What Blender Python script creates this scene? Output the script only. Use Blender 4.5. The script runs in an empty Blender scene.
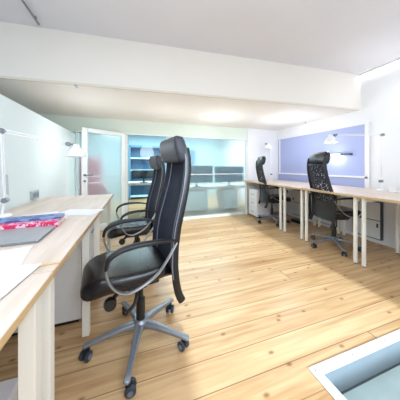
import bpy, bmesh, math, random
from mathutils import Vector, Matrix
random.seed(7)
S = bpy.context.scene
col = S.collection
PI = math.pi
R = math.radians

# ------------------------------------------------------------------ camera
YAW = 18.4
F_PX = 195.0
cd = bpy.data.cameras.new('camera')
cam = bpy.data.objects.new('camera', cd); col.objects.link(cam)
cam.location = (0, 0, 1.15)
cam.rotation_euler = (R(90), 0, R(-YAW))
cd.sensor_width = 36; cd.lens = F_PX / 400 * 36
cd.shift_y = -34 / 400
cd.clip_start = 0.02
S.camera = cam

# ------------------------------------------------------------------ world and lights
w = bpy.data.worlds.new('world'); S.world = w; w.use_nodes = True
bg = w.node_tree.nodes['Background']
bg.inputs[0].default_value = (0.80, 0.90, 1.0, 1); bg.inputs[1].default_value = 1.6

def lamp(name, kind, loc, energy, color=(1, 1, 1), size=1.0, size_y=None, rot=(0, 0, 0), spread=None, angle=None):
    l = bpy.data.lights.new(name, kind); l.energy = energy; l.color = color
    if kind == 'AREA':
        l.size = size
        if size_y: l.shape = 'RECTANGLE'; l.size_y = size_y
        if spread: l.spread = R(spread)
    elif kind == 'SUN': l.angle = R(angle)
    elif kind == 'SPOT': l.spot_size = R(angle or 90); l.spot_blend = 0.9; l.shadow_soft_size = size
    else: l.shadow_soft_size = size
    o = bpy.data.objects.new(name, l); col.objects.link(o); o.location = loc; o.rotation_euler = rot
    return o
SUN_EL = 24
lamp('sunlight', 'SUN', (1, -6, 5), 4.8, (0.74, 0.89, 1.0), rot=(R(90 - SUN_EL), 0, 0), angle=2)
lamp('fill_area_front', 'AREA', (0.6, -0.5, 2.6), 26, (0.80, 0.90, 1), 2.6, 1.6)  # added fill over the camera end, no fixture there
lamp('fill_point_behind', 'POINT', (0.5, -0.75, 1.75), 37, (0.84, 0.92, 1), 0.3)  # unseen fill point added to lift the ceiling and the whole room
lamp('fill_area_left', 'AREA', (-0.9, 0.6, 2.55), 7, (0.9, 0.95, 1), 0.8, 1.2)  # added soft fill above the left desks, not a fitting
lamp('soffit_fill_right', 'POINT', (2.75, 3.0, 1.66), 9, (0.84, 0.92, 1), 0.3)  # unseen point added below the soffit to brighten its right end
lamp('soffit_fill_middle', 'POINT', (1.5, 3.3, 1.62), 8, (0.86, 0.93, 1), 0.3)  # added in mid-air to throw light up onto the soffit
lamp('soffit_fill_left', 'POINT', (-0.6, 3.0, 1.42), 5, (0.9, 0.94, 1), 0.3)  # added fill that lifts the left part of the soffit
lamp('soffit_fill_left_inner', 'POINT', (0.5, 3.2, 1.42), 5, (0.9, 0.94, 1), 0.3)  # second added fill, spreads the left soffit brightening
lamp('spot_beam', 'POINT', (3.0, 1.6, 2.1), 2.0, (0.9, 0.96, 1), 0.08)
lamp('back_room_light', 'AREA', (1.0, 5.9, 2.25), 110, (0.86, 0.96, 1), 4.0, 1.6)

S.view_settings.view_transform = 'Standard'
S.view_settings.look = 'None'
S.view_settings.gamma = 1
S.view_settings.exposure = 0.6
S.view_settings.use_curve_mapping = False

# ------------------------------------------------------------------ materials
def srgb(r, g, b):
    f = lambda c: ((c/255+0.055)/1.055)**2.4 if c/255 > 0.04045 else c/255/12.92
    return (f(r), f(g), f(b), 1)

def mat(name, rgb, rough=0.5, metal=0.0, noise=0.04, nscale=18, bump=0.0, emit=None, spec=None, coat=0):
    m = bpy.data.materials.new(name); m.use_nodes = True
    nt = m.node_tree; b = nt.nodes['Principled BSDF']
    c = srgb(*rgb)
    tc = nt.nodes.new('ShaderNodeTexCoord'); n = nt.nodes.new('ShaderNodeTexNoise')
    n.inputs['Scale'].default_value = nscale; n.inputs['Detail'].default_value = 4
    nt.links.new(tc.outputs['Object'], n.inputs['Vector'])
    r = nt.nodes.new('ShaderNodeValToRGB')
    r.color_ramp.elements[0].position = 0.3; r.color_ramp.elements[1].position = 0.7
    r.color_ramp.elements[0].color = tuple(max(0, v*(1-noise*2)) for v in c[:3]) + (1,)
    r.color_ramp.elements[1].color = tuple(min(1, v*(1+noise)) for v in c[:3]) + (1,)
    nt.links.new(n.outputs['Fac'], r.inputs['Fac']); nt.links.new(r.outputs['Color'], b.inputs['Base Color'])
    b.inputs['Roughness'].default_value = rough; b.inputs['Metallic'].default_value = metal
    if spec is not None: b.inputs['Specular IOR Level'].default_value = spec
    if coat: b.inputs['Coat Weight'].default_value = coat
    if bump:
        bp = nt.nodes.new('ShaderNodeBump'); bp.inputs['Strength'].default_value = bump; bp.inputs['Distance'].default_value = 0.004
        nt.links.new(n.outputs['Fac'], bp.inputs['Height']); nt.links.new(bp.outputs['Normal'], b.inputs['Normal'])
    if emit:
        b.inputs['Emission Color'].default_value = c; b.inputs['Emission Strength'].default_value = emit
    return m

def glass_mat(name, rgb, rough, trans=1.0):
    m = bpy.data.materials.new(name); m.use_nodes = True
    nt = m.node_tree; b = nt.nodes['Principled BSDF']
    b.inputs['Base Color'].default_value = srgb(*rgb)
    b.inputs['Roughness'].default_value = rough
    b.inputs['Transmission Weight'].default_value = trans
    b.inputs['IOR'].default_value = 1.11 if rough > 0.4 else (1.10 if rough > 0.1 else 1.3)
    n = nt.nodes.new('ShaderNodeTexNoise'); n.inputs['Scale'].default_value = 6
    mr = nt.nodes.new('ShaderNodeMapRange'); mr.inputs[3].default_value = rough*0.9; mr.inputs[4].default_value = rough*1.1
    nt.links.new(n.outputs['Fac'], mr.inputs[0]); nt.links.new(mr.outputs[0], b.inputs['Roughness'])
    return m

def wood_mat(name, light, dark, axis=0, scale=6, rough=0.45):
    m = bpy.data.materials.new(name); m.use_nodes = True
    nt = m.node_tree; b = nt.nodes['Principled BSDF']
    tc = nt.nodes.new('ShaderNodeTexCoord'); mp = nt.nodes.new('ShaderNodeMapping')
    s = [scale*5]*3; s[axis] = scale*0.4
    mp.inputs['Scale'].default_value = s
    n = nt.nodes.new('ShaderNodeTexNoise'); n.inputs['Scale'].default_value = 1; n.inputs['Detail'].default_value = 6
    r = nt.nodes.new('ShaderNodeValToRGB'); r.color_ramp.elements[0].position = 0.35; r.color_ramp.elements[1].position = 0.65
    r.color_ramp.elements[0].color = srgb(*dark); r.color_ramp.elements[1].color = srgb(*light)
    nt.links.new(tc.outputs['Object'], mp.inputs['Vector']); nt.links.new(mp.outputs[0], n.inputs['Vector'])
    nt.links.new(n.outputs['Fac'], r.inputs['Fac']); nt.links.new(r.outputs['Color'], b.inputs['Base Color'])
    b.inputs['Roughness'].default_value = rough
    return m

def floor_mat():
    m = bpy.data.materials.new('pine_floorboards'); m.use_nodes = True
    nt = m.node_tree; L = nt.links; b = nt.nodes['Principled BSDF']
    N = lambda t: nt.nodes.new(t)
    def math_(op, a, bb=None, c=None):
        n = N('ShaderNodeMath'); n.operation = op
        for i, v in enumerate((a, bb, c)):
            if v is None: continue
            if isinstance(v, (int, float)): n.inputs[i].default_value = v
            else: L.new(v, n.inputs[i])
        return n.outputs[0]
    tc = N('ShaderNodeTexCoord'); sp = N('ShaderNodeSeparateXYZ'); L.new(tc.outputs['Object'], sp.inputs[0])
    X, Y = sp.outputs[0], sp.outputs[1]
    by = math_('DIVIDE', math_('ADD', Y, 0.09), 0.168)
    row = math_('FLOOR', by); fy = math_('SUBTRACT', by, row)
    wn = N('ShaderNodeTexWhiteNoise'); wn.noise_dimensions = '1D'; L.new(row, wn.inputs['W'])
    bx = math_('ADD', math_('DIVIDE', X, 9.0), math_('MULTIPLY', wn.outputs['Value'], 7.0))
    cx = math_('FLOOR', bx); fx = math_('SUBTRACT', bx, cx)
    cmb = N('ShaderNodeCombineXYZ'); L.new(row, cmb.inputs[0]); L.new(cx, cmb.inputs[1])
    wn2 = N('ShaderNodeTexWhiteNoise'); L.new(cmb.outputs[0], wn2.inputs['Vector'])
    # grain
    g = N('ShaderNodeCombineXYZ')
    L.new(math_('ADD', math_('MULTIPLY', X, 1.6), math_('MULTIPLY', wn2.outputs['Value'], 30)), g.inputs[0])
    L.new(math_('MULTIPLY', Y, 26), g.inputs[1])
    n1 = N('ShaderNodeTexNoise'); n1.inputs['Scale'].default_value = 1.0; n1.inputs['Detail'].default_value = 5; n1.inputs['Distortion'].default_value = 0.6
    L.new(g.outputs[0], n1.inputs['Vector'])
    r = N('ShaderNodeValToRGB'); e = r.color_ramp.elements
    e[0].position = 0.25; e[0].color = srgb(160, 114, 66); e[1].position = 0.72; e[1].color = srgb(214, 180, 136)
    mixf = math_('ADD', math_('MULTIPLY', n1.outputs['Fac'], 0.85), math_('MULTIPLY', wn.outputs['Value'], 0.2))
    L.new(mixf, r.inputs['Fac'])
    # knots
    vv = N('ShaderNodeCombineXYZ'); L.new(math_('MULTIPLY', X, 0.62), vv.inputs[0]); L.new(Y, vv.inputs[1])
    vo = N('ShaderNodeTexVoronoi'); vo.voronoi_dimensions = '2D'; vo.inputs['Scale'].default_value = 7.5; L.new(vv.outputs[0], vo.inputs['Vector'])
    k = N('ShaderNodeMapRange'); k.inputs[1].default_value = 0.03; k.inputs[2].default_value = 0.12; k.inputs[3].default_value = 1; k.inputs[4].default_value = 0
    L.new(vo.outputs['Distance'], k.inputs[0])
    sc = N('ShaderNodeSeparateColor'); L.new(vo.outputs['Color'], sc.inputs[0])
    kk = math_('MULTIPLY', k.outputs[0], math_('GREATER_THAN', sc.outputs[0], 0.62))
    mx = N('ShaderNodeMix'); mx.data_type = 'RGBA'; L.new(math_('MULTIPLY', kk, 0.75), mx.inputs[0]); L.new(r.outputs['Color'], mx.inputs[6]); mx.inputs[7].default_value = srgb(112, 66, 30)
    # seams
    s1 = math_('LESS_THAN', math_('MINIMUM', fy, math_('SUBTRACT', 1, fy)), 0.017)
    s1 = math_('MULTIPLY', s1, math_('ADD', 0.35, math_('MULTIPLY', wn.outputs['Value'], 0.65)))
    s2 = math_('LESS_THAN', math_('MINIMUM', fx, math_('SUBTRACT', 1, fx)), 0.0004)
    seam = math_('MULTIPLY', math_('MAXIMUM', s1, s2), 0.85)
    mx2 = N('ShaderNodeMix'); mx2.data_type = 'RGBA'; L.new(seam, mx2.inputs[0]); L.new(mx.outputs[2], mx2.inputs[6]); mx2.inputs[7].default_value = srgb(96, 62, 34)
    L.new(mx2.outputs[2], b.inputs['Base Color'])
    b.inputs['Roughness'].default_value = 0.33
    bp = N('ShaderNodeBump'); bp.inputs['Strength'].default_value = 0.15; bp.inputs['Distance'].default_value = 0.003
    L.new(n1.outputs['Fac'], bp.inputs['Height']); L.new(bp.outputs['Normal'], b.inputs['Normal'])
    return m

def net_mat(name, rgb, scale):
    m = mat(name, rgb, 0.7, noise=0.05)
    nt = m.node_tree; L = nt.links; b = nt.nodes['Principled BSDF']
    tc = nt.nodes.new('ShaderNodeTexCoord')
    vo = nt.nodes.new('ShaderNodeTexVoronoi'); vo.feature = 'DISTANCE_TO_EDGE'; vo.inputs['Scale'].default_value = scale; vo.inputs['Randomness'].default_value = 0.5
    mp = nt.nodes.new('ShaderNodeMapping'); mp.inputs['Scale'].default_value = (1.0, 0.01, 0.7)
    L.new(tc.outputs['Object'], mp.inputs[0]); L.new(mp.outputs[0], vo.inputs['Vector'])
    lt = nt.nodes.new('ShaderNodeMath'); lt.operation = 'LESS_THAN'; lt.inputs[1].default_value = 0.15
    L.new(vo.outputs['Distance'], lt.inputs[0]); L.new(lt.outputs[0], b.inputs['Alpha'])
    return m

def book_mat(name, base, accent, scale):
    m = mat(name, base, 0.4, noise=0.0)
    nt = m.node_tree; L = nt.links; b = nt.nodes['Principled BSDF']
    tc = nt.nodes.new('ShaderNodeTexCoord'); vo = nt.nodes.new('ShaderNodeTexVoronoi'); vo.inputs['Scale'].default_value = scale
    L.new(tc.outputs['Object'], vo.inputs['Vector'])
    sc = nt.nodes.new('ShaderNodeSeparateColor'); L.new(vo.outputs['Color'], sc.inputs[0])
    gt = nt.nodes.new('ShaderNodeMath'); gt.operation = 'GREATER_THAN'; gt.inputs[1].default_value = 0.6; L.new(sc.outputs[0], gt.inputs[0])
    mx = nt.nodes.new('ShaderNodeMix'); mx.data_type = 'RGBA'; L.new(gt.outputs[0], mx.inputs[0])
    mx.inputs[6].default_value = srgb(*base); mx.inputs[7].default_value = srgb(*accent)
    L.new(mx.outputs[2], b.inputs['Base Color'])
    return m

M = dict(
    floor=floor_mat(),
    white=mat('white_paint', (236, 236, 238), 0.75, noise=0.008, nscale=3),
    wall_left=mat('pale_wall_paint', (226, 236, 236), 0.7, noise=0.01, nscale=2),
    ceiling=mat('ceiling_paint', (230, 229, 234), 0.8, noise=0.008, nscale=2),
    soffit=mat('soffit_paint', (240, 234, 226), 0.75, noise=0.008, nscale=2),
    edge=mat('soffit_edge_paint', (226, 218, 204), 0.75, noise=0.01),
    header=mat('header_paint', (222, 232, 220), 0.75, noise=0.01, nscale=3),
    blue=mat('lavender_wall_paint', (170, 179, 220), 0.7, noise=0.01, nscale=3),
    teal=mat('back_room_paint', (205, 232, 240), 0.8, noise=0.02, nscale=3),
    frame=mat('white_frame_metal', (232, 238, 236), 0.4, noise=0.01),
    dark_line=mat('dark_gasket', (70, 76, 80), 0.6),
    desk=wood_mat('pale_birch_top', (222, 207, 196), (204, 186, 170), 1, 5),
    deskedge=wood_mat('birch_edge', (214, 184, 138), (196, 160, 112), 1, 5),
    leg=mat('cream_leg_metal', (238, 234, 224), 0.45, noise=0.002, nscale=4),
    cab=mat('white_cabinet', (232, 232, 232), 0.5, noise=0.01),
    leather=mat('black_leather', (17, 18, 22), 0.27, noise=0.08, nscale=70, bump=0.25, spec=0.6),
    navy=mat('navy_mesh_fabric', (34, 39, 58), 0.85, noise=0.1, nscale=160, bump=0.3),
    headrest=mat('grey_black_leather', (58, 61, 70), 0.42, noise=0.1, nscale=60, bump=0.25),
    piping=mat('silver_piping', (120, 125, 138), 0.45, noise=0.03),
    black=mat('black_plastic', (24, 24, 27), 0.42, noise=0.05),
    caster=mat('caster_wheel', (44, 52, 62), 0.4, noise=0.05),
    hub=mat('caster_hub', (100, 116, 130), 0.4, noise=0.03),
    steel=mat('brushed_steel', (176, 180, 186), 0.3, 0.85, noise=0.03, nscale=40),
    dsteel=mat('grey_cast_metal', (142, 148, 156), 0.36, 0.6, noise=0.04, nscale=40),
    net=net_mat('black_net', (22, 25, 34), 66),
    lampw=mat('white_lamp_enamel', (240, 240, 240), 0.3, noise=0.01),
    bulb=mat('lit_bulb', (255, 250, 240), 0.4, noise=0, emit=9),
    led=mat('lit_diffuser', (240, 247, 255), 0.4, noise=0, emit=5),
    laptop=mat('grey_laptop_aluminium', (170, 172, 178), 0.35, 0.5, noise=0.02),
    paper=mat('white_paper', (236, 236, 243), 0.7, noise=0.01),
    paper_b=mat('printed_paper', (206, 212, 232), 0.7, noise=0.16, nscale=40),
    pink=book_mat('pink_cover', (214, 38, 96), (238, 196, 214), 70),
    blueb=book_mat('blue_cover', (70, 92, 150), (120, 150, 196), 40),
    pages=mat('page_edges', (236, 230, 220), 0.8, noise=0.05, nscale=90),
    outlet=mat('grey_outlet_plastic', (170, 182, 182), 0.5, noise=0.02),
    pitpanel=mat('grey_blue_panel', (122, 134, 142), 0.4, noise=0.03, nscale=5),
    pitglass=mat('frosted_pit_glass', (176, 194, 192), 0.25, noise=0.05, nscale=6),
    shelf=mat('blue_shelf', (84, 138, 172), 0.5, noise=0.02),
    shelfback=mat('dark_blue_shelf_back', (62, 104, 138), 0.6, noise=0.04),
    dblue=mat('slate_blue_plastic', (38, 84, 106), 0.6, noise=0.05),
    pinkf=mat('crimson_fabric', (206, 52, 96), 0.85, noise=0.06, nscale=40),
    glass=glass_mat('clear_glass', (222, 246, 250), 0.03),
    frost=glass_mat('frosted_glass', (222, 242, 244), 0.5, 0.82),
    semi=glass_mat('lightly_frosted_glass', (225, 244, 248), 0.3, 0.88),
    tape=mat('white_vinyl_stripe', (236, 240, 244), 0.5, noise=0.01),
    screen=mat('monitor_screen', (16, 20, 26), 0.25, noise=0.05),
)

# ------------------------------------------------------------------ mesh helpers
class MB:
    def __init__(s): s.v = []; s.f = []; s.mi = []; s.rnd = False
    def add(s, vs, fs, mi=0):
        o = len(s.v); s.v += [tuple(v) for v in vs]; s.f += [tuple(i+o for i in f) for f in fs]; s.mi += [mi]*len(fs); return s
    def box(s, x0, x1, y0, y1, z0, z1, bev=0.0, mi=0, M4=None):
        bm = bmesh.new(); bmesh.ops.create_cube(bm, size=1)
        for v in bm.verts:
            v.co = Vector(((x0+x1)/2+v.co.x*(x1-x0), (y0+y1)/2+v.co.y*(y1-y0), (z0+z1)/2+v.co.z*(z1-z0)))
        if bev: bmesh.ops.bevel(bm, geom=bm.edges[:], offset=bev, segments=2, affect='EDGES', profile=0.5)
        bm.verts.index_update()
        vs = [(M4 @ v.co) if M4 else v.co.copy() for v in bm.verts]
        s.add(vs, [[v.index for v in f.verts] for f in bm.faces], mi); bm.free(); return s
    def ring_loft(s, rings, caps=True, closed=False, mi=0):
        s.rnd = True; n = len(rings[0]); vs = [p for r in rings for p in r]; fs = []
        m = len(rings)
        for i in range(m if closed else m-1):
            a = i*n; b = ((i+1) % m)*n
            for j in range(n):
                k = (j+1) % n; fs.append((a+j, a+k, b+k, b+j))
        if caps and not closed:
            fs.append(tuple(reversed(range(n)))); fs.append(tuple(range((m-1)*n, m*n)))
        return s.add(vs, fs, mi)
    def tube(s, pts, r, n=12, mi=0, flat=1.0, up=None):
        pts = [Vector(p) for p in pts]; rings = []; prev = None
        for i, p in enumerate(pts):
            d = (pts[min(i+1, len(pts)-1)] - pts[max(i-1, 0)]).normalized()
            if prev is None:
                a = Vector(up) if up else (Vector((0, 0, 1)) if abs(d.z) < 0.9 else Vector((1, 0, 0)))
            else: a = prev
            a = (a - d*a.dot(d)).normalized(); prev = a; b = d.cross(a)
            rr = r[i] if isinstance(r, (list, tuple)) else r
            rings.append([p + a*math.cos(2*PI*k/n)*rr*flat + b*math.sin(2*PI*k/n)*rr for k in range(n)])
        return s.ring_loft(rings, mi=mi)
    def lathe(s, prof, c=(0, 0, 0), n=24, axis='z', mi=0):
        rings = []
        for r, z in prof:
            r = max(r, 1e-4); ring = []
            for k in range(n):
                a = 2*PI*k/n; p = (r*math.cos(a), r*math.sin(a), z)
                if axis == 'y': p = (p[1], p[2], p[0])
                if axis == 'x': p = (p[2], p[0], p[1])
                ring.append((c[0]+p[0], c[1]+p[1], c[2]+p[2]))
            rings.append(ring)
        return s.ring_loft(rings, mi=mi)
    def build(s, name, m, parent=None, loc=None, rot=None, ang=35, smooth=True):
        me = bpy.data.meshes.new(name); me.from_pydata(s.v, [], s.f)
        for mm in (m if isinstance(m, (list, tuple)) else [m]): me.materials.append(mm)
        me.polygons.foreach_set('material_index', s.mi)
        bm = bmesh.new(); bm.from_mesh(me); bmesh.ops.recalc_face_normals(bm, faces=bm.faces); bm.to_mesh(me); bm.free()
        if smooth:
            me.polygons.foreach_set('use_smooth', [True]*len(me.polygons)); me.set_sharp_from_angle(angle=R(ang if s.rnd else 12))
        o = bpy.data.objects.new(name, me); col.objects.link(o)
        if parent: o.parent = parent
        if loc: o.location = loc
        if rot: o.rotation_euler = rot
        return o

def smooth_path(pts, k=6):
    P = [Vector(p) for p in pts]; out = []
    for i in range(len(P)-1):
        p0 = P[max(i-1, 0)]; p1 = P[i]; p2 = P[i+1]; p3 = P[min(i+2, len(P)-1)]
        for j in range(k):
            t = j/k
            out.append(0.5*((2*p1)+(-p0+p2)*t+(2*p0-5*p1+4*p2-p3)*t*t+(-p0+3*p1-3*p2+p3)*t**3))
    out.append(P[-1]); return out

def rrect(w, h, r, n=5):
    """rounded rectangle outline centred on 0, half sizes w,h"""
    pts = []
    for cx, cy, a0 in ((w-r, h-r, 0), (-(w-r), h-r, 90), (-(w-r), -(h-r), 180), (w-r, -(h-r), 270)):
        for k in range(n):
            a = R(a0+90*k/(n-1)); pts.append((cx+r*math.cos(a), cy+r*math.sin(a)))
    return pts

def tag(o, label, cat, group=None):
    o['label'] = label; o['category'] = cat
    if group: o['group'] = group
    return o
def thing(name, label, cat, loc=(0, 0, 0), rz=0, group=None):
    o = bpy.data.objects.new(name, None); col.objects.link(o); o.location = loc; o.rotation_euler = (0, 0, rz)
    o.empty_display_size = 0.05
    return tag(o, label, cat, group)
def struct(o): o['kind'] = 'structure'; return o
def copy_tree(o, parent=None):
    c = o.copy(); col.objects.link(c)
    if parent: c.parent = parent
    for ch in list(o.children): copy_tree(ch, c)
    return c

# ------------------------------------------------------------------ the room
XL, XR, YG = -1.02, 3.45, 4.1          # left lining wall, right wall, glass partition
Z1, Z2 = 2.055, 2.62                   # soffit, main ceiling
XO = -2.3                              # outer left wall
PX0, PX1, PY0, PY1 = 0.93, 2.9, -0.7, 0.855   # floor pit
def quads(name, boxes, m, **k):
    b = MB()
    for q in boxes: b.box(*q)
    return struct(b.build(name, m, smooth=False))
YB = -1.6
quads('floor', [(XO-.1, PX0, YB-.1, 7.6, -.2, 0), (PX0, XR+.1, PY1, 7.6, -.2, 0), (PX1, XR+.1, YB-.1, PY1, -.2, 0), (PX0, PX1, YB-.1, PY0, -.2, 0)], M['floor'])
quads('wall_left', [(XO, XL, YB, YG-.03, 0, 1.725)], M['wall_left'])
quads('wall_left_upper', [(XO-.1, XO, YB, YG, 0, Z2)], M['wall_left'])
# right wall, one continuous white plane with the lavender panel set on it
quads('wall_right', [(XR, XR+.1, YB, 7.5, 0, Z2)], M['white'])
quads('ceiling', [(XO, XR, YB, 2.7, Z2, Z2+.1)], M['ceiling'])
# dropped soffit: front face slightly skewed to the partition
b = MB()
f0, f1 = (XO, 2.60), (XR, 2.16)
b.add([(f0[0], f0[1], Z1), (f1[0], f1[1], Z1), (XR, YG+.05, Z1), (XO, YG+.05, Z1), (f0[0], f0[1], Z2+.05), (f1[0], f1[1], Z2+.05), (XR, YG+.05, Z2+.05), (XO, YG+.05, Z2+.05)],
      [(0, 1, 2, 3), (4, 5, 6, 7), (0, 1, 5, 4), (1, 2, 6, 5), (2, 3, 7, 6), (3, 0, 4, 7)])
struct(b.build('soffit_beam', M['soffit'], smooth=False)).name = 'ceiling_soffit'
b = MB()   # thin edge strip along the foot of the beam
b.add([(f0[0], f0[1]-.012, Z1-.012), (f1[0]-.06, f1[1]-.008, Z1-.012), (f1[0]-.06, f1[1]+.02, Z1-.012), (f0[0], f0[1]+.02, Z1-.012),
       (f0[0], f0[1]-.012, Z1+.012), (f1[0]-.06, f1[1]-.008, Z1+.012), (f1[0]-.06, f1[1]+.02, Z1+.012), (f0[0], f0[1]+.02, Z1+.012)],
      [(0, 1, 2, 3), (4, 5, 6, 7), (0, 1, 5, 4), (1, 2, 6, 5), (2, 3, 7, 6), (3, 0, 4, 7)])
struct(b.build('trim_1', M['edge'], smooth=False))
quads('wall_header', [(XO, XR, YG, YG+.1, 1.80, Z1)], M['header'])
quads('wall_far', [(2.56, XR, YG-.02, YG+.1, 0, Z1)], M['white'])
# rear wall behind the camera; unseen window added and sized for the sun patch
WX0, WX1, WZ0, WZ1 = 0.30, 2.05, 1.0, 2.58
quads('wall_rear', [(XO, WX0, YB-.12, YB, 0, Z2), (WX1, XR, YB-.12, YB, 0, Z2), (WX0, WX1, YB-.12, YB, 0, WZ0), (WX0, WX1, YB-.12, YB, WZ1, Z2)], M['white'])
# back room
quads('wall_back_room', [(XO, XR, 7.5, 7.6, 0, 2.45), (XO-.1, XO, YG+.1, 7.5, 0, 2.45)], M['teal'])
quads('ceiling_back_room', [(XO, XR, YG+.1, 7.5, 2.35, 2.45)], M['teal'])
# right wall lavender panel, its rail and the corner post
quads('trim_2', [(XR-.012, XR-.001, 2.09, 4.06, 0.985, 1.81), (XR-.012, XR-.001, 2.09, 4.06, 0.80, 0.955)], M['blue'])
quads('trim_3', [(XR-.03, XR-.001, 2.05, 4.07, 0.955, 0.985), (XR-.03, XR-.001, 2.03, 2.09, 0.8, 1.83), (XR-.02, XR-.001, 3.98, 4.02, .985, 1.80)], M['white'])
quads('baseboard_right', [(XR-.015, XR-.001, YB, YG-.03, 0, 0.05)], M['white'])

# ------------------------------------------------------------------ glass partition
p = thing('glass_partition', 'white framed glass partition across the back of the room', 'glass partition', (0, YG, 0))
HB = 1.80
fr = MB()
def fbar(x0, x1, z0, z1, d=0.03): fr.box(x0, x1, -d, d, z0, z1, 0.004)
fbar(XL, 2.55, HB-.035, HB-.001); fbar(XL-.0, XL+.04, 0, HB-.04)
fbar(-0.19, -0.135, 0, HB-.04); fbar(0.62, 0.65, 0, HB-.04); fbar(2.515, 2.55, 0, HB-.04)
fbar(-0.13, 2.51, 0.001, 0.05)
fr.build('frame', M['frame'], p)
gk = MB()
gk.box(XL+.04, -.19, -.034, -.031, HB-.045, HB-.036); gk.box(-.135, -.129, -.034, -.031, 0.05, HB-.04); gk.box(-.196, -.190, -.034, -.031, 0.0, HB-.04)
gk.build('gasket', M['dark_line'], p)
MB().box(XL+.041, -.886, -.004, .004, .01, HB-.037).build('glass_panel', M['frost'], p)
MB().box(-.884, -.86, -.02, .02, .0, HB-.037, .003).build('post', M['frame'], p)
MB().box(-0.128, 0.619, -.004, .004, .051, HB-.037).build('glass_panel', M['glass'], p)
MB().box(0.651, 2.514, -.004, .004, .051, HB-.037).build('glass_panel', M['semi'], p)
MB().box(0.651, 2.514, -.010, -.006, .955, .975).build('stripe', M['tape'], p)
# open door leaf hinged at the post
dr = thing('glass_door', 'white framed frosted glass door standing ajar', 'door', (-0.195, YG-.04, 0), R(180+33))
W = 0.76; H = 1.785
d = MB()
d.box(0, .075, -.018, .018, .01, H, .004); d.box(W-.085, W, -.018, .018, .01, H, .004)
d.box(.075, W-.085, -.018, .018, H-.07, H, .003); d.box(.075, W-.085, -.018, .018, .01, .12, .003)
d.build('door_frame', M['frame'], dr)
MB().box(.076, W-.086, -.004, .004, .121, H-.071).build('glass_panel', M['frost'], dr)
t_ = MB(); t_.box(.08, W-.09, .008, .010, .965, .978); t_.box(.08, W-.09, .008, .010, .855, .868)
t_.build('stripe', M['tape'], dr)
hd = MB()
for zz in (1.0, .90):
    hd.lathe([(.0, 0), (.02, 0), (.02, .01), (0, .01)], (W-.04, .018, zz), 14, 'y')
hd.tube([(W-.04, .02, 1.0), (W-.04, .06, 1.0), (W-.15, .065, 1.0)], .009)
hd.build('door_handle', M['dsteel'], dr)

# ------------------------------------------------------------------ recess in the floor
pit = thing('floor_light_well', 'white framed recessed light well in the floor at the lower right', 'floor hatch', (0, 0, 0))
b = MB(); FW = .052
b.box(PX0, PX1, PY1-FW, PY1, .0005, .008, .002); b.box(PX0, PX0+FW, PY0, PY1-FW, .0005, .008, .002)
b.box(PX1-FW, PX1, PY0, PY1-FW, .0005, .008, .002); b.box(PX0+FW, PX1-FW, PY0, PY0+FW, .0005, .008, .002)
b.build('frame', M['frame'], pit)
b = MB()
b.box(PX0+.002, PX1-.002, PY1-FW, PY1-.002, -.19, .0); b.box(PX0+.002, PX0+FW, PY0+.002, PY1-FW, -.19, .0)
b.box(PX1-FW, PX1-.002, PY0+.002, PY1-FW, -.19, .0); b.box(PX0+FW, PX1-FW, PY0+.002, PY0+FW, -.19, .0)
b.build('side_panel', M['pitpanel'], pit)
MB().box(PX0+FW, PX1-FW, PY0+FW, PY1-FW-.006, -.17, -.15).build('frosted_panel', M['pitglass'], pit)
MB().box(PX0+FW, PX1-FW, PY1-FW-.006, PY1-FW-.001, -.15, -.142).build('gasket', M['dark_line'], pit)
for x, y in ((0.955, PY1-.026), (1.25, PY1-.026), (1.55, PY1-.026), (1.85, PY1-.026), (2.2, PY1-.026), (PX0+.026, .60)):
    MB().lathe([(0, .008), (.006, .008), (.005, .010), (0, .010)], (x, y, 0), 10).build('screw', M['dsteel'], pit)

# ------------------------------------------------------------------ desks
def desk(label, x0, x1, y0, y1, zt, group, legs, leg_w=.05):
    """x0..x1 depth, y0..y1 length, legs = list of (x, y)"""
    cx, cy = (x0+x1)/2, (y0+y1)/2
    t = thing('desk', label, 'desk', (cx, cy, 0), 0, group)
    hx, hy = (x1-x0)/2, (y1-y0)/2
    b = MB(); b.box(-hx, hx, -hy, hy, zt-.026, zt, .002)
    o = b.build('tabletop', M['desk'], t)
    e = MB(); e.box(-hx-.0015, hx+.0015, -hy-.0005, hy+.0005, zt-.025, zt-.003)
    e.build('edge_band', M['deskedge'], t)
    h = leg_w/2
    for (lx, ly) in legs:
        lg = MB().box(lx-cx-h, lx-cx+h, ly-cy-h, ly-cy+h, .008, zt-.027, .002).build('leg', M['leg'], t)
        MB().lathe([(0, 0), (.014, 0), (.014, .009), (0, .009)], (lx-cx, ly-cy, 0), 12).build('foot', M['black'], lg)
    b = MB()
    for ly in sorted(set(q[1] for q in legs)):
        b.box(-hx+.06, hx-.08, ly-cy-.012, ly-cy+.012, zt-.075, zt-.028)
    b.box(-.02, .02, -hy+.05, hy-.05, zt-.06, zt-.03)
    b.build('rail', M['leg'], t)
    return t
ZL, ZR = .78, .812
XF = -.275
g = 'desks along the left wall'
lx = (-.315, -.965)
desk('pale wood desk nearest the camera on the left, strewn with papers at its edge', XL+.01, XF, -.75, .815, ZL, g, [(x, y) for x in lx for y in (-.7, .755)], .044)
desk('pale wood desk along the left wall carrying the closed laptop and books', XL+.01, XF, .82, 1.84, ZL, g, [(x, y) for x in lx for y in (.868, 1.50)], .042)
desk('pale wood desk at the far end of the left row, below the wall outlet', XL+.01, XF, 1.845, 2.80, ZL, g, [(x, y) for x in lx for y in (1.90, 2.72)], .04)
g = 'desks along the right wall'
rx = (2.475, 3.27)
desk('pale wood desk nearest the camera in the right row, running off the right edge', 2.42, 3.36, .35, 1.565, ZR, g, [(x, y) for x in rx for y in (.4, 1.52)], .030)
desk('pale wood desk in the right row behind the net-backed chair with visible base', 2.42, 3.36, 1.57, 2.345, ZR, g, [(x, y) for x in rx for y in (1.61, 2.305)], .030)
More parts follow.
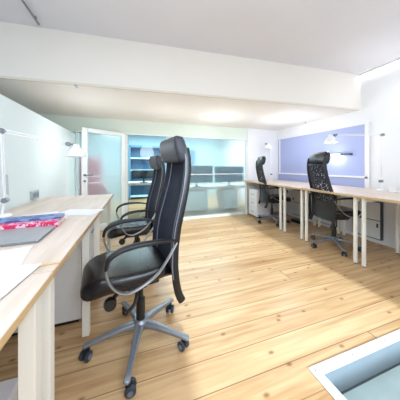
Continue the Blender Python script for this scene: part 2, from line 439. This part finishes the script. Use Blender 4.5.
desk('narrow pale wood desk in the right row between the two black chairs', 2.42, 3.36, 2.35, 2.80, ZR, g, [(x, y) for x in rx for y in (2.39, 2.76)], .030)
desk('pale wood desk at the far end of the right row against the far white wall', 2.42, 3.36, 2.805, 4.05, ZR, g, [(x, y) for x in rx for y in (2.86, 4.0)], .030)

# ------------------------------------------------------------------ pedestals and wall hatches
def pedestal(label, x0, x1, y0, y1, z1, face='-y', drawers=3, z0=.035, group=None, cast=True):
    t = thing('drawer_pedestal', label, 'drawer cabinet', ((x0+x1)/2, (y0+y1)/2, 0), 0, group)
    hx, hy = (x1-x0)/2, (y1-y0)/2
    MB().box(-hx, hx, -hy, hy, z0, z1, .004).build('body', M['cab'], t)
    if cast:
        for sx in (-1, 1):
            for sy in (-1, 1):
                MB().lathe([(0, -.01), (.017, -.01), (.017, .01), (0, .01)], (sx*(hx-.05), sy*(hy-.05), .0172), 12, 'x').build('caster', M['caster'], t)
    else:
        MB().box(-hx+.02, hx-.02, -hy+.02, hy-.02, 0, z0).build('plinth', M['black'], t)
    dz = (z1-z0-.02)/drawers
    for i in range(drawers):
        a, c = z0+.01+i*dz, z0+.01+(i+1)*dz-.006
        if face == '-x':
            o = MB().box(-hx-.016, -hx-.001, -hy+.006, hy-.006, a, c, .003).build('drawer', M['cab'], t)
            MB().box(-hx-.026, -hx-.016, -.06, .06, (a+c)/2-.006, (a+c)/2+.006, .002).build('handle', M['steel'], o)
        else:
            o = MB().box(hx+.001, hx+.016, -hy+.006, hy-.006, a, c, .003).build('drawer', M['cab'], t)
            MB().box(hx+.016, hx+.026, -.06, .06, (a+c)/2-.006, (a+c)/2+.006, .002).build('handle', M['steel'], o)
    return t
pedestal('large white drawer cabinet under the left desks, behind the double table legs', -.935, -.375, 1.63, 2.25, .70, 'x', 3, .03, cast=False)
pedestal('small white drawer pedestal under the far right desk, beside the glass partition', 2.53, 2.88, 3.64, 3.96, .62, '-x', 3)
def hatch(label, y0, y1, z0, z1):
    t = thing('wall_cupboard', label, 'cupboard', (XR-.001, (y0+y1)/2, 0), 0, 'low white cupboards under the right desks')
    hy = (y1-y0)/2
    MB().box(-.045, 0, -hy, hy, z0, z1).build('body', M['dark_line'], t)
    o = MB().box(-.062, -.046, -hy+.014, hy-.014, z0+.014, (z0+z1)/2-.006, .003).build('door', M['cab'], t)
    MB().box(-.072, -.062, -hy+.03, -hy+.05, (z0+z1)/2-.10, (z0+z1)/2-.04, .002).build('handle', M['dark_line'], o)
    o = MB().box(-.062, -.046, -hy+.014, hy-.014, (z0+z1)/2+.006, z1-.014, .003).build('door', M['cab'], t)
    MB().box(-.072, -.062, hy-.05, hy-.03, (z0+z1)/2+.04, (z0+z1)/2+.10, .002).build('handle', M['dark_line'], o)
hatch('low white wall cupboard with dark outline at the right edge of the picture', 1.02, 1.62, .06, .62)
hatch('low white wall cupboard with dark outline seen between the front desk legs', 1.86, 2.26, .06, .62)
hatch('low white wall cupboard with dark outline, behind the nearer net chair', 2.52, 2.96, .06, .62)
hatch('low white wall cupboard with dark outline farthest back, behind the rear net chair', 3.1, 3.55, .06, .62)

# ------------------------------------------------------------------ office chairs
def loft_y(sections):
    """sections: (y, halfwidth, zc, halfthick, corner)"""
    rings = []
    for (y, hw, zc, ht, r, bow) in sections:
        rr = rrect(hw, ht, r, 6)
        rings.append([(px, y, zc+pz - bow*(1-(px/hw)**2) if pz > 0 else zc+pz) for px, pz in rr])
    return MB().ring_loft(rings)

BACK = [(.33, -.205), (.38, -.180), (.45, -.165), (.55, -.155), (.66, -.160), (.78, -.180), (.90, -.212), (1.02, -.242), (1.12, -.258), (1.2, -.260), (1.30, -.242)]
def back_y(z):
    for (a, ya), (c, yc) in zip(BACK, BACK[1:]):
        if a <= z <= c: return ya+(yc-ya)*(z-a)/(c-a)
    return BACK[-1][1] if z > BACK[0][0] else BACK[0][1]
def back_w(z):
    t = max(0, min(1, (z-.5)/.75)); return .225-.050*t**1.5
def office_chair(label, loc, rz, base_rot, lift=0.0, kind='leather', group=None):
    t = thing('office_chair', label, 'office chair', (loc[0], loc[1], 0), rz, group)
    net = kind == 'net'
    up = Matrix.Translation((0, 0, lift))
    def fin(mb, name, m, parent=t, **k):
        o = mb.build(name, m, parent, **k); return o
    def lifted(mb): mb.v = [(x, y, z+lift) for x, y, z in mb.v]; return mb
    # seat
    zs = .520
    secs = [(.334, .11, zs-.044, .006, .005, 0), (.331, .135, zs-.043, .020, .018, 0), (.318, .162, zs-.039, .036, .034, 0), (.296, .182, zs-.032, .046, .042, 0), (.262, .196, zs-.022, .050, .045, .004),
            (.20, .206, zs-.010, .047, .042, .008), (.11, .212, zs-.006, .043, .037, .012), (.02, .212, zs-.006, .041, .036, .014),
            (-.05, .210, zs-.002, .041, .036, .014), (-.10, .208, zs+.002, .040, .034, .012), (-.130, .190, zs+.004, .034, .03, .006), (-.142, .15, zs+.004, .02, .018, 0)]
    seat = fin(lifted(loft_y(secs)), 'seat', M['leather'], ang=60)
    sm = MB()
    for yy in (.20, .09, -.02):
        sm.tube([(x, yy, zs+.0385-.012*(1-(x/.22)**2)-abs(x)*.01) for x in [-.18+.036*i for i in range(11)]], .0028, 6)
    fin(lifted(sm), 'seam', M['black'], seat)
    # backrest
    def back_panel(z0, z1, n, thick, inset, dent=.035):
        rings = []
        for i in range(n+1):
            z = z0+(z1-z0)*i/n; w_ = back_w(z)-inset; y = back_y(z)
            fr_, bk = [], []
            for j in range(13):
                x = -w_+2*w_*j/12; cy = y - dent*(1-(x/w_)**2)
                fr_.append((x, cy+thick/2, z)); bk.append((x, cy-thick/2, z))
            rings.append(fr_+bk[::-1])
        return MB().ring_loft(rings)
    if net:
        fin(lifted(back_panel(.60, 1.17, 22, .004, .008)), 'backrest', M['net'], ang=60)
        lb = lifted(back_panel(.42, .66, 10, .022, .006)); fin(lb, 'lumbar_support', M['black'], ang=60)
    else:
        bk = fin(lifted(back_panel(.42, 1.235, 30, .026, .010)), 'backrest', M['navy'], ang=60)
        pp = MB()
        for s in (-1, 1):
            pp.tube([(s*(back_w(z)-.055), back_y(z)+.014-.030*(1-((back_w(z)-.055)/(back_w(z)-.01))**2), z) for z in [.46+.04*i for i in range(20)]], .0042, 8)
        fin(lifted(pp), 'piping', M['piping'], bk)
    # side rails of the back
    fm = MB()
    for s in (-1, 1):
        zz = [.335+.03*i for i in range(33)]
        fm.tube([(s*(back_w(z)), back_y(z), z) for z in zz if z < 1.29], .0135, 10, flat=1.7, up=(0, 1, 0))
    fm.tube([(x, back_y(.44)-.035*(1-(x/.235)**2)-.0, .44) for x in [-.235+.047*i for i in range(11)]], .012, 8)
    if net: fm.tube([(x, back_y(1.17)-.035*(1-(x/.18)**2), 1.17) for x in [-.18+.036*i for i in range(11)]], .010, 8)
    fin(lifted(fm), 'back_frame', M['black'])
    if not net:
        sl = MB()
        for s in (-1, 1):
            sl.tube([(s*(back_w(z)+.008), back_y(z)+.018, z) for z in [.48+.04*i for i in range(20)]], .0042, 8)
        fin(lifted(sl), 'side_trim', M['piping'])
    # headrest
    secs = []
    for z, hw, ht, dy in ((1.172, .15, .012, .0), (1.180, .178, .030, .0), (1.20, .188, .040, .0), (1.24, .19, .044, .002), (1.28, .188, .043, .004), (1.315, .182, .038, .006), (1.338, .168, .028, .006), (1.345, .14, .012, .006)):
        ring = []
        for px, py in rrect(hw, ht, min(ht*.85, .03), 6):
            ring.append((px, back_y(min(z, 1.3))+.012+dy+py+.020*(px/hw)**2, z))
        secs.append(ring)
    hr = fin(lifted(MB().ring_loft(secs)), 'headrest', M['leather'] if net else M['headrest'], ang=60)
    # armrests
    for s in (-1, 1):
        X = s*.256
        pth = smooth_path([(X, .215, .635), (X, .200, .685), (X, .145, .718), (X, .07, .730), (X, -.02, .730), (X*.96, -.10, .722), (X*.88, -.165, .706)], 5)
        n = len(pth)
        pad = MB().tube(pth, [.010+.013*math.sin(PI*min(1, .12+i/(n-1)*.86)) for i in range(n)], 12, flat=.62, up=(0, 0, 1))
        a = fin(lifted(pad), 'armrest', M['black'], ang=70)
        lp = smooth_path([(X, .213, .640), (X, .208, .59), (X*.98, .180, .53), (X*.94, .135, .488), (X*.91, .08, .478), (X*.90, .0, .505), (X*.92, -.06, .550), (X*.92, -.115, .62), (X*.88, -.168, .694)], 5)
        fin(lifted(MB().tube(lp, .0068, 10, flat=1.5, up=(1, 0, 0))), 'support_loop', M['steel'], a)
    # mechanism
    mm = MB(); mm.box(-.19, .19, .0, .10, .452, .474, .006); mm.box(-.10, .10, -.10, .15, .405, .474, .012)
    mm.box(-.065, .065, -.20, -.09, .41, .438, .01)
    fin(lifted(mm), 'tilt_mechanism', M['black'])
    kn = MB(); kn.lathe([(0, -.02), (.03, -.018), (.034, 0), (.03, .018), (0, .02)], (-.15, .19, .395), 18, 'x'); kn.tube([(-.09, .13, .43), (-.14, .19, .395)], .012)
    fin(lifted(kn), 'tension_knob', M['black'])
    lv = MB(); lv.tube(smooth_path([(-.08, .05, .435), (-.15, .05, .41), (-.185, .07, .375), (-.19, .11, .345)], 4), .010, 8)
    fin(lifted(lv), 'lever', M['black'])
    gc = MB(); gc.lathe([(0, .10), (.028, .10), (.028, .28), (.024, .285), (.016, .29), (.016, .40+lift), (0, .40+lift)], (0, 0, 0), 18)
    fin(gc, 'gas_lift', M['black'])
    # star base
    hb = MB(); hb.lathe([(0, .085), (.036, .085), (.048, .10), (.048, .135), (.034, .15), (0, .15)], (0, 0, 0), 22)
    base = fin(hb, 'base', M['dsteel'])
    RR = .305
    for k in range(5):
        a = base_rot+k*2*PI/5
        rings = []
        for q, hw, zc, ht in ((.03, .027, .118, .019), (.10, .023, .115, .017), (.20, .018, .099, .013), (.285, .015, .084, .011), (.323, .017, .079, .010), (.331, .010, .078, .006)):
            rings.append([(q, px, zc+pz) for px, pz in rrect(hw, ht, ht*.6, 4)])
        lg = MB().ring_loft(rings)
        lg.v = [(x*math.cos(a)-y*math.sin(a), x*math.sin(a)+y*math.cos(a), z) for x, y, z in lg.v]
        fin(lg, 'leg', M['dsteel'], base)
        ca, sa = math.cos(a)*RR, math.sin(a)*RR
        sw = a+R(50)+k*.9
        def rot(mb):
            mb.v = [(ca+x*math.cos(sw)-y*math.sin(sw), sa+x*math.sin(sw)+y*math.cos(sw), z) for x, y, z in mb.v]; return mb
        hs = MB(); hs.lathe([(0, .055), (.009, .055), (.009, .078), (0, .078)], (0, 0, 0), 10)
        hs.box(-.012, .028, -.008, .008, .028, .060, .005)
        c_ = fin(rot(hs), 'caster', M['black'])
        for s in (-1, 1):
            wm = MB(); wm.lathe([(0, -.010), (.022, -.010), (.028, -.006), (.028, .006), (.022, .010), (0, .010)], (.014, s*.019, .0283), 18, 'y')
            fin(rot(wm), 'wheel', M['caster'], c_)
            cap = MB(); cap.lathe([(0, -.002), (.014, -.002), (.013, .002), (0, .002)], (.014, s*.031, .0283), 14, 'y')
            fin(rot(cap), 'wheel_cap', M['hub'], c_)
    return t

thC = 99
# base spokes: angle 196 deg in the camera frame
office_chair('large black leather office chair in the foreground with silver armrest loops', (.035, 1.345), R(thC), R(203-YAW-thC), .0, 'leather')
office_chair('black leather office chair half hidden behind the foreground chair', (.03, 2.45), R(99), R(20), -.065, 'leather')
office_chair('black net-backed office chair nearer the camera at the right desks', (2.68, 2.03), R(-106), R(200), .0, 'net', 'net-backed chairs at the right desks')
office_chair('black net-backed office chair farther back, near the glass partition', (2.66, 3.33), R(-110), R(75), .0, 'net', 'net-backed chairs at the right desks')

# ------------------------------------------------------------------ arm lamps
def arm_lamp(label, base, elbow_low, elbow, head, drop, group=None, lit=0, wire=True):
    """base on the desk, jointed arms to elbow, then to head"""
    t = thing('desk_lamp', label, 'desk lamp', base, 0, group)
    B = Vector(base); L = lambda p: Vector(p)-B
    MB().lathe([(0, 0), (.055, 0), (.058, .006), (.05, .016), (.02, .022), (0, .022)], (0, 0, 0), 22).build('base', M['lampw'], t)
    el, e2, h = L(elbow_low), L(elbow), L(head)
    b = MB(); b.tube([(0, 0, .02), el], .008, 8)
    off = Vector((0, .012, 0))
    b.tube([el+off, e2+off], .0045, 8); b.tube([el-off, e2-off], .0045, 8)
    b.build('lower_arm', M['lampw'], t)
    b = MB(); b.tube([e2+Vector((0, 0, .010)), h+Vector((0, 0, .01))], .0045, 8); b.tube([e2-Vector((0, 0, .010)), h-Vector((0, 0, .01))], .0045, 8)
    b.build('upper_arm', M['lampw'], t)
    for q in (el, e2, h):
        MB().lathe([(0, -.02), (.018, -.02), (.02, 0), (.018, .02), (0, .02)], tuple(q), 14, 'y').build('joint', M['dsteel'], t)
    sp = MB()
    d_ = (e2-el); n = 40
    sp.tube([el+d_*(.08+.3*i/n)+Vector((math.cos(i*1.3)*.007+.016, math.sin(i*1.3)*.007, 0)) for i in range(n)], .0018, 5)
    sp.build('spring', M['dsteel'], t)
    hc = h+Vector(drop)
    s = MB()
    prof = [(.018, .055), (.026, .05), (.030, .03), (.050, .008), (.072, -.025), (.080, -.055), (.077, -.055), (.068, -.025), (.046, .004), (.024, .02), (.0, .022)]
    s.lathe([(0, .055)]+prof, tuple(hc), 26)
    sh = s.build('lamp_shade', M['lampw'], t)
    MB().lathe([(0, -.048), (.014, -.045), (.024, -.03), (.022, -.012), (.012, .004), (0, .01)], tuple(hc), 16).build('bulb', M['bulb'] if lit else M['lampw'], t)
    b = MB(); b.tube([h, hc+Vector((0, 0, .05))], .007, 8); b.build('shade_bracket', M['dsteel'], t)
    if lit:
        l = bpy.data.lights.new('lamp_light', 'POINT'); l.energy = lit; l.color = (.93, .96, 1); l.shadow_soft_size = .03
        o = bpy.data.objects.new('lamp_light', l); col.objects.link(o); o.location = B+hc+Vector((0, 0, -.09))
    return t
arm_lamp('white jointed desk lamp on the left desks, its arm reaching towards the glass door', (-.92, 1.80, ZL), (-.90, 1.80, ZL+.12), (-.90, 1.76, 1.40), (-.535, 1.91, 1.335), (.05, .03, -.05))
arm_lamp('white jointed desk lamp on the right desks with its lit head before the lavender panel', (3.22, 1.76, ZR), (3.21, 1.76, ZR+.13), (3.20, 1.74, 1.575), (2.75, 2.06, 1.60), (-.05, .03, -.05), lit=2.5)
arm_lamp('white jointed desk lamp at the far end of the right desks near the corner', (3.10, 3.90, ZR), (3.10, 3.9, ZR+.14), (3.06, 3.88, 1.62), (2.86, 3.78, 1.66), (.05, -.03, -.05))

# ------------------------------------------------------------------ wall light bar on the lavender panel
t = thing('wall_light', 'slim dark wall light glowing on the lavender panel', 'wall light', (XR-.012, 2.48, 1.35))
MB().box(-.045, -.0005, -.20, .20, -.016, .016, .003).build('housing', M['dark_line'], t)
MB().box(-.049, -.046, -.02, .14, -.009, .009).build('diffuser', M['led'], t)
lamp('wall_light_glow', 'POINT', (XR-.10, 2.54, 1.31), 1.6, (.9, .95, 1), .03)
# glowing strip added to draw the lit joint of ceiling and right wall
t = thing('wall_joint_glow', 'thin glowing strip added for the lit joint of ceiling and right wall', 'light strip', (XR-.02, 1.3, Z2-.03))
MB().box(-.018, .018, -.85, .85, .0, .028, .003).build('housing', M['frame'], t)
MB().box(-.016, .016, -.84, .84, -.006, -.0005).build('diffuser', M['led'], t)
# grey rod on the main ceiling
t = thing('ceiling_rod', 'thin grey metal rod fixed under the ceiling at the upper left', 'rod', (-.93, 1.9, Z2-.03))
MB().tube([(0, -.6, 0), (0, .50, 0)], .010, 10).build('rod', M['dsteel'], t)
b = MB(); b.box(-.008, .008, -.5, -.48, 0, .0295); b.box(-.008, .008, .42, .44, 0, .0295); b.build('bracket', M['dsteel'], t)
# small fixings under the soffit
def hook(label, x, y):
    t = thing('ceiling_hook', label, 'hook', (x, y, Z1-.0125))
    MB().lathe([(0, -.008), (.018, -.008), (.018, 0), (0, 0)], (0, 0, 0), 14).build('plate', M['steel'], t)
    MB().tube(smooth_path([(0, 0, -.006), (0, 0, -.02), (.01, 0, -.03), (.018, 0, -.02)], 4), .0035, 8).build('hook', M['steel'], t)
hook('small metal hook under the near edge of the dropped ceiling at the left', -.62, 2.47)
hook('small metal hook under the far edge of the dropped ceiling at the right', 3.3, 3.1)

# ------------------------------------------------------------------ things on the left desks
lp = thing('laptop', 'closed grey laptop lying on the near left desk in front of the books', 'laptop', (-.635, 1.25, ZL), R(2))
MB().box(-.19, .19, -.125, .125, .002, .010, .003).build('base', M['dsteel'], lp)
MB().box(-.19, .19, -.125, .125, .0105, .017, .003).build('lid', M['laptop'], lp)
for sx in (-1, 1):
    for sy in (-1, 1): MB().lathe([(0, 0), (.008, 0), (.008, .002), (0, .002)], (sx*.16, sy*.1, 0), 8).build('foot', M['black'], lp)
def book(label, loc, rz, w_, d_, h, m):
    t = thing('book', label, 'book', loc, R(rz), 'books beside the laptop')
    b = MB(); b.box(-w_, w_, -d_, d_, 0, .002); b.box(-w_, w_, -d_, d_, h-.002, h); b.box(-w_, w_, -d_, -d_+.002, .002, h-.002)
    b.build('cover', m, t)
    MB().box(-w_+.004, w_-.004, -d_+.0025, d_-.004, .0022, h-.0022).build('pages', M['pages'], t)
    return t
book('thick pink and white patterned book, lower one beyond the laptop', (-.68, 1.465, ZL), 4, .23, .085, .034, M['pink'])
book('slate blue book lying on top of the pink book', (-.69, 1.50, ZL+.0342), 5, .235, .055, .012, M['blueb'])
def paper(label, x, y, rz, w_, d_, m, z=0.0):
    b = MB()
    n = 6; vs = []; fs = []
    for zt in (0.0, .0012):
        for i in range(n+1):
            for j in range(n+1):
                u, v = i/n-.5, j/n-.5
                vs.append((u*2*w_, v*2*d_, zt+.0006+.002*max(0, (abs(u)+abs(v)-.75))))
    K = (n+1)*(n+1)
    for k in (0, K):
        for i in range(n):
            for j in range(n): fs.append((k+i*(n+1)+j, k+(i+1)*(n+1)+j, k+(i+1)*(n+1)+j+1, k+i*(n+1)+j+1))
    b.add(vs, fs)
    o = b.build('paper_sheet', m, None, (x, y, ZL+z), (0, 0, R(rz)))
    return tag(o, label, 'paper', 'papers on the left desks')
paper('blank white paper sheet nearest the desk corner in front of the laptop', -.52, .93, 12, .105, .148, M['paper'])
paper('printed paper sheet at the left picture edge below the laptop', -.70, .86, -20, .105, .148, M['paper_b'], .0022)
paper('printed paper sheet closest to the camera on the left desk', -.47, .60, 8, .105, .148, M['paper_b'])
paper('blank white paper sheet behind the books on the left desk', -.62, 1.70, 30, .105, .148, M['paper'])
paper('blank white paper sheet at the middle of the left desks, right of the books', -.42, 1.78, 70, .105, .148, M['paper'])
paper('blank white paper sheet on the left desk just over the joint above the double legs', -.45, .74, -6, .105, .148, M['paper'], .0045)
paper('large printed drawing sheet under the other papers on the near left desk', -.62, .66, 15, .21, .148, M['paper_b'], -.0004)
b = MB(); b.lathe([(0, -.07), (.0035, -.06), (.0035, .06), (.0032, .065), (0, .065)], (0, 0, .0036), 8, 'x')
pc = tag(b.build('pencil', M['deskedge'], None, (-.335, .865, ZL), (0, 0, R(8))), 'short brown wooden pencil at the front edge of the left desks below the laptop', 'pencil')
b = MB(); b.tube(smooth_path([(-.06, 0, 0), (-.03, .02, 0), (.02, .022, 0), (.05, 0, 0), (.02, -.022, 0), (-.03, -.018, 0), (-.08, -.03, 0)], 5), .0018, 6)
tag(b.build('cable', M['black'], None, (-.60, .80, ZL+.0062), (0, 0, R(10))), 'thin dark cable curled on the papers of the left desk', 'cable')
# wall outlet
t = thing('wall_outlet', 'grey double power outlet on the left wall above the desk', 'outlet', (XL+.001, 2.52, ZL+.065))
MB().box(0, .018, -.075, .075, -.045, .045, .005).build('housing', M['outlet'], t)
for s in (-1, 1):
    MB().lathe([(0, 0), (.026, 0), (.026, .004), (.018, .002), (0, .002)], (.018, s*.036, 0), 16, 'x').build('socket', M['dsteel'], t)

# white carton at lower left
t = thing('storage_box', 'white lidded box on the floor at the lower left corner', 'box', (-.665, .95, 0), 0)
MB().box(-.17, .17, -.13, .13, 0, .20, .003).build('body', M['cab'], t)
MB().box(-.176, .176, -.136, .136, .165, .206, .003).build('lid', M['paper'], t)

# things on right desks
def mug(label, x, y, r, h, m):
    t = thing('cup', label, 'cup', (x, y, ZR))
    MB().lathe([(0, 0), (r*.85, 0), (r, .006), (r, h), (r-.004, h), (r-.005, .008), (0, .008)], (0, 0, 0), 20).build('body', m, t)
    MB().tube(smooth_path([(0, -r+.002, h*.8), (0, -r-.022, h*.75), (0, -r-.024, h*.35), (0, -r+.002, h*.25)], 4), .004, 8).build('handle', m, t)
mug('white cup beside the lit desk lamp on the right desks', 3.10, 1.58, .036, .075, M['lampw'])
t = thing('telephone', 'white desk telephone at the right picture edge of the right desks', 'telephone', (3.15, 1.36, ZR), R(-70))
b = MB(); b.box(-.09, .09, -.08, .08, 0, .03, .008); b.build('body', M['cab'], t)
b = MB(); b.box(-.085, -.045, -.09, .09, .031, .055, .008); b.build('handset', M['lampw'], t)
b = MB()
for i in range(3):
    for j in range(4): b.box(-.02+i*.028, 0+i*.028, -.06+j*.028, -.042+j*.028, .030, .034, .001)
b.build('keypad', M['dsteel'], t)
# black box under desk
t = thing('power_strip', 'small black power box on the floor under the right desks', 'power strip', (3.12, 3.13, 0), R(10))
MB().box(-.05, .05, -.11, .11, 0, .06, .008).build('body', M['black'], t)
for i in (-1, 0, 1): MB().lathe([(0, 0), (.02, 0), (.02, .004), (.015, .002), (0, .002)], (0, i*.06, .0605), 12).build('socket', M['dblue'], t)

# ------------------------------------------------------------------ back room
t = thing('bookcase', 'blue bookcase against the wall seen through the clear glass', 'bookcase', (.42, 7.2, 0))
b = MB(); HX = .62
b.box(-HX, -HX+.05, -.18, .18, 0, 1.86); b.box(HX-.05, HX, -.18, .18, 0, 1.86)
b.box(-HX, HX, -.18, .18, 1.80, 1.86)
b.build('frame', M['shelf'], t)
MB().box(-HX+.05, HX-.05, .15, .175, 0, 1.80).build('back_panel', M['shelfback'], t)
for z in (.1, .55, 1.0, 1.42): MB().box(-HX+.05, HX-.05, -.17, .15, z-.02, z+.02).build('shelf', M['teal'], t)
t = thing('bookcase', 'small dark blue cupboard high on the back room wall, right of the chair headrest', 'cupboard', (1.75, 7.3, 1.25))
MB().box(-.42, .42, -.15, .15, 0, .55, .004).build('body', M['shelfback'], t)
MB().box(-.41, .41, -.166, -.152, .29, .54, .003).build('door', M['shelf'], t); MB().box(-.41, .41, -.166, -.152, .01, .27, .003).build('door', M['shelf'], t)
t.name = 'wall_cabinet'
def bdesk(label, x0, x1, y0, y1, z):
    t = thing('desk', label, 'desk', ((x0+x1)/2, (y0+y1)/2, 0), 0, 'desks in the room behind the glass')
    hx, hy = (x1-x0)/2, (y1-y0)/2
    MB().box(-hx, hx, -hy, hy, z-.05, z, .003).build('tabletop', M['desk'], t)
    for sx in (-1, 1):
        for sy in (-1, 1): MB().box(sx*(hx-.04)-.02, sx*(hx-.04)+.02, sy*(hy-.04)-.02, sy*(hy-.04)+.02, 0, z-.05).build('leg', M['leg'], t)
bdesk('pale desk behind the clear glass carrying the black monitor', -.3, .78, 4.75, 5.4, .75)
bdesk('long white desk behind the frosted glass, below the blurred blue monitors', .92, 3.0, 4.55, 5.2, .62)
def monitor(label, x, y, z, w_, h, m, rz=0, group=None):
    t = thing('monitor', label, 'monitor', (x, y, z), R(rz), group)
    MB().box(-w_, w_, -.012, .02, .10, .10+h, .004).build('housing', m, t)
    MB().box(-w_+.012, w_-.012, -.0145, -.0125, .112, .10+h-.012).build('screen', M['screen'] if m is M['black'] else m, t)
    b = MB(); b.tube([(0, .02, .0), (0, .02, .14)], .02, 10); b.lathe([(0, 0), (.09, 0), (.09, .01), (0, .012)], (0, .02, 0), 18)
    b.build('stand', m, t)
monitor('black computer monitor on the desk behind the clear glass', .20, 4.92, .75, .27, .20, M['black'], 0)
monitor('blurred dark blue monitor behind the frosted glass, left one', 1.50, 4.75, .62, .43, .44, M['dblue'], 0, 'blurred monitors behind the frosted glass')
monitor('blurred dark blue monitor behind the frosted glass, right one', 2.42, 4.75, .62, .43, .42, M['dblue'], 0, 'blurred monitors behind the frosted glass')
pedestal('pale drawer cabinet standing under the desk behind the frosted glass', 1.15, 1.75, 4.62, 5.1, .54, '-x', 3)
pedestal('blurred drawer cabinet under the back room desk, right of the paler one', 2.2, 2.6, 4.62, 5.1, .54, '-x', 3)
# crimson armchair
t = thing('armchair', 'crimson high-backed armchair blurred behind the frosted glass door', 'armchair', (-1.15, 5.3, 0), R(10))
MB().box(-.36, .36, -.3, .3, .14, .44, .05).build('seat', M['pinkf'], t)
MB().box(-.36, .36, .18, .36, .441, 1.36, .06).build('backrest', M['pinkf'], t)
for s in (-1, 1): MB().box(s*.42-.058, s*.42+.058, -.3, .36, .14, .64, .04).build('armrest', M['pinkf'], t)
for s in (-1, 1):
    for q in (-1, 1): MB().lathe([(0, 0), (.018, 0), (.025, .14), (0, .14)], (s*.3, q*.24, 0), 10).build('leg', M['black'], t)
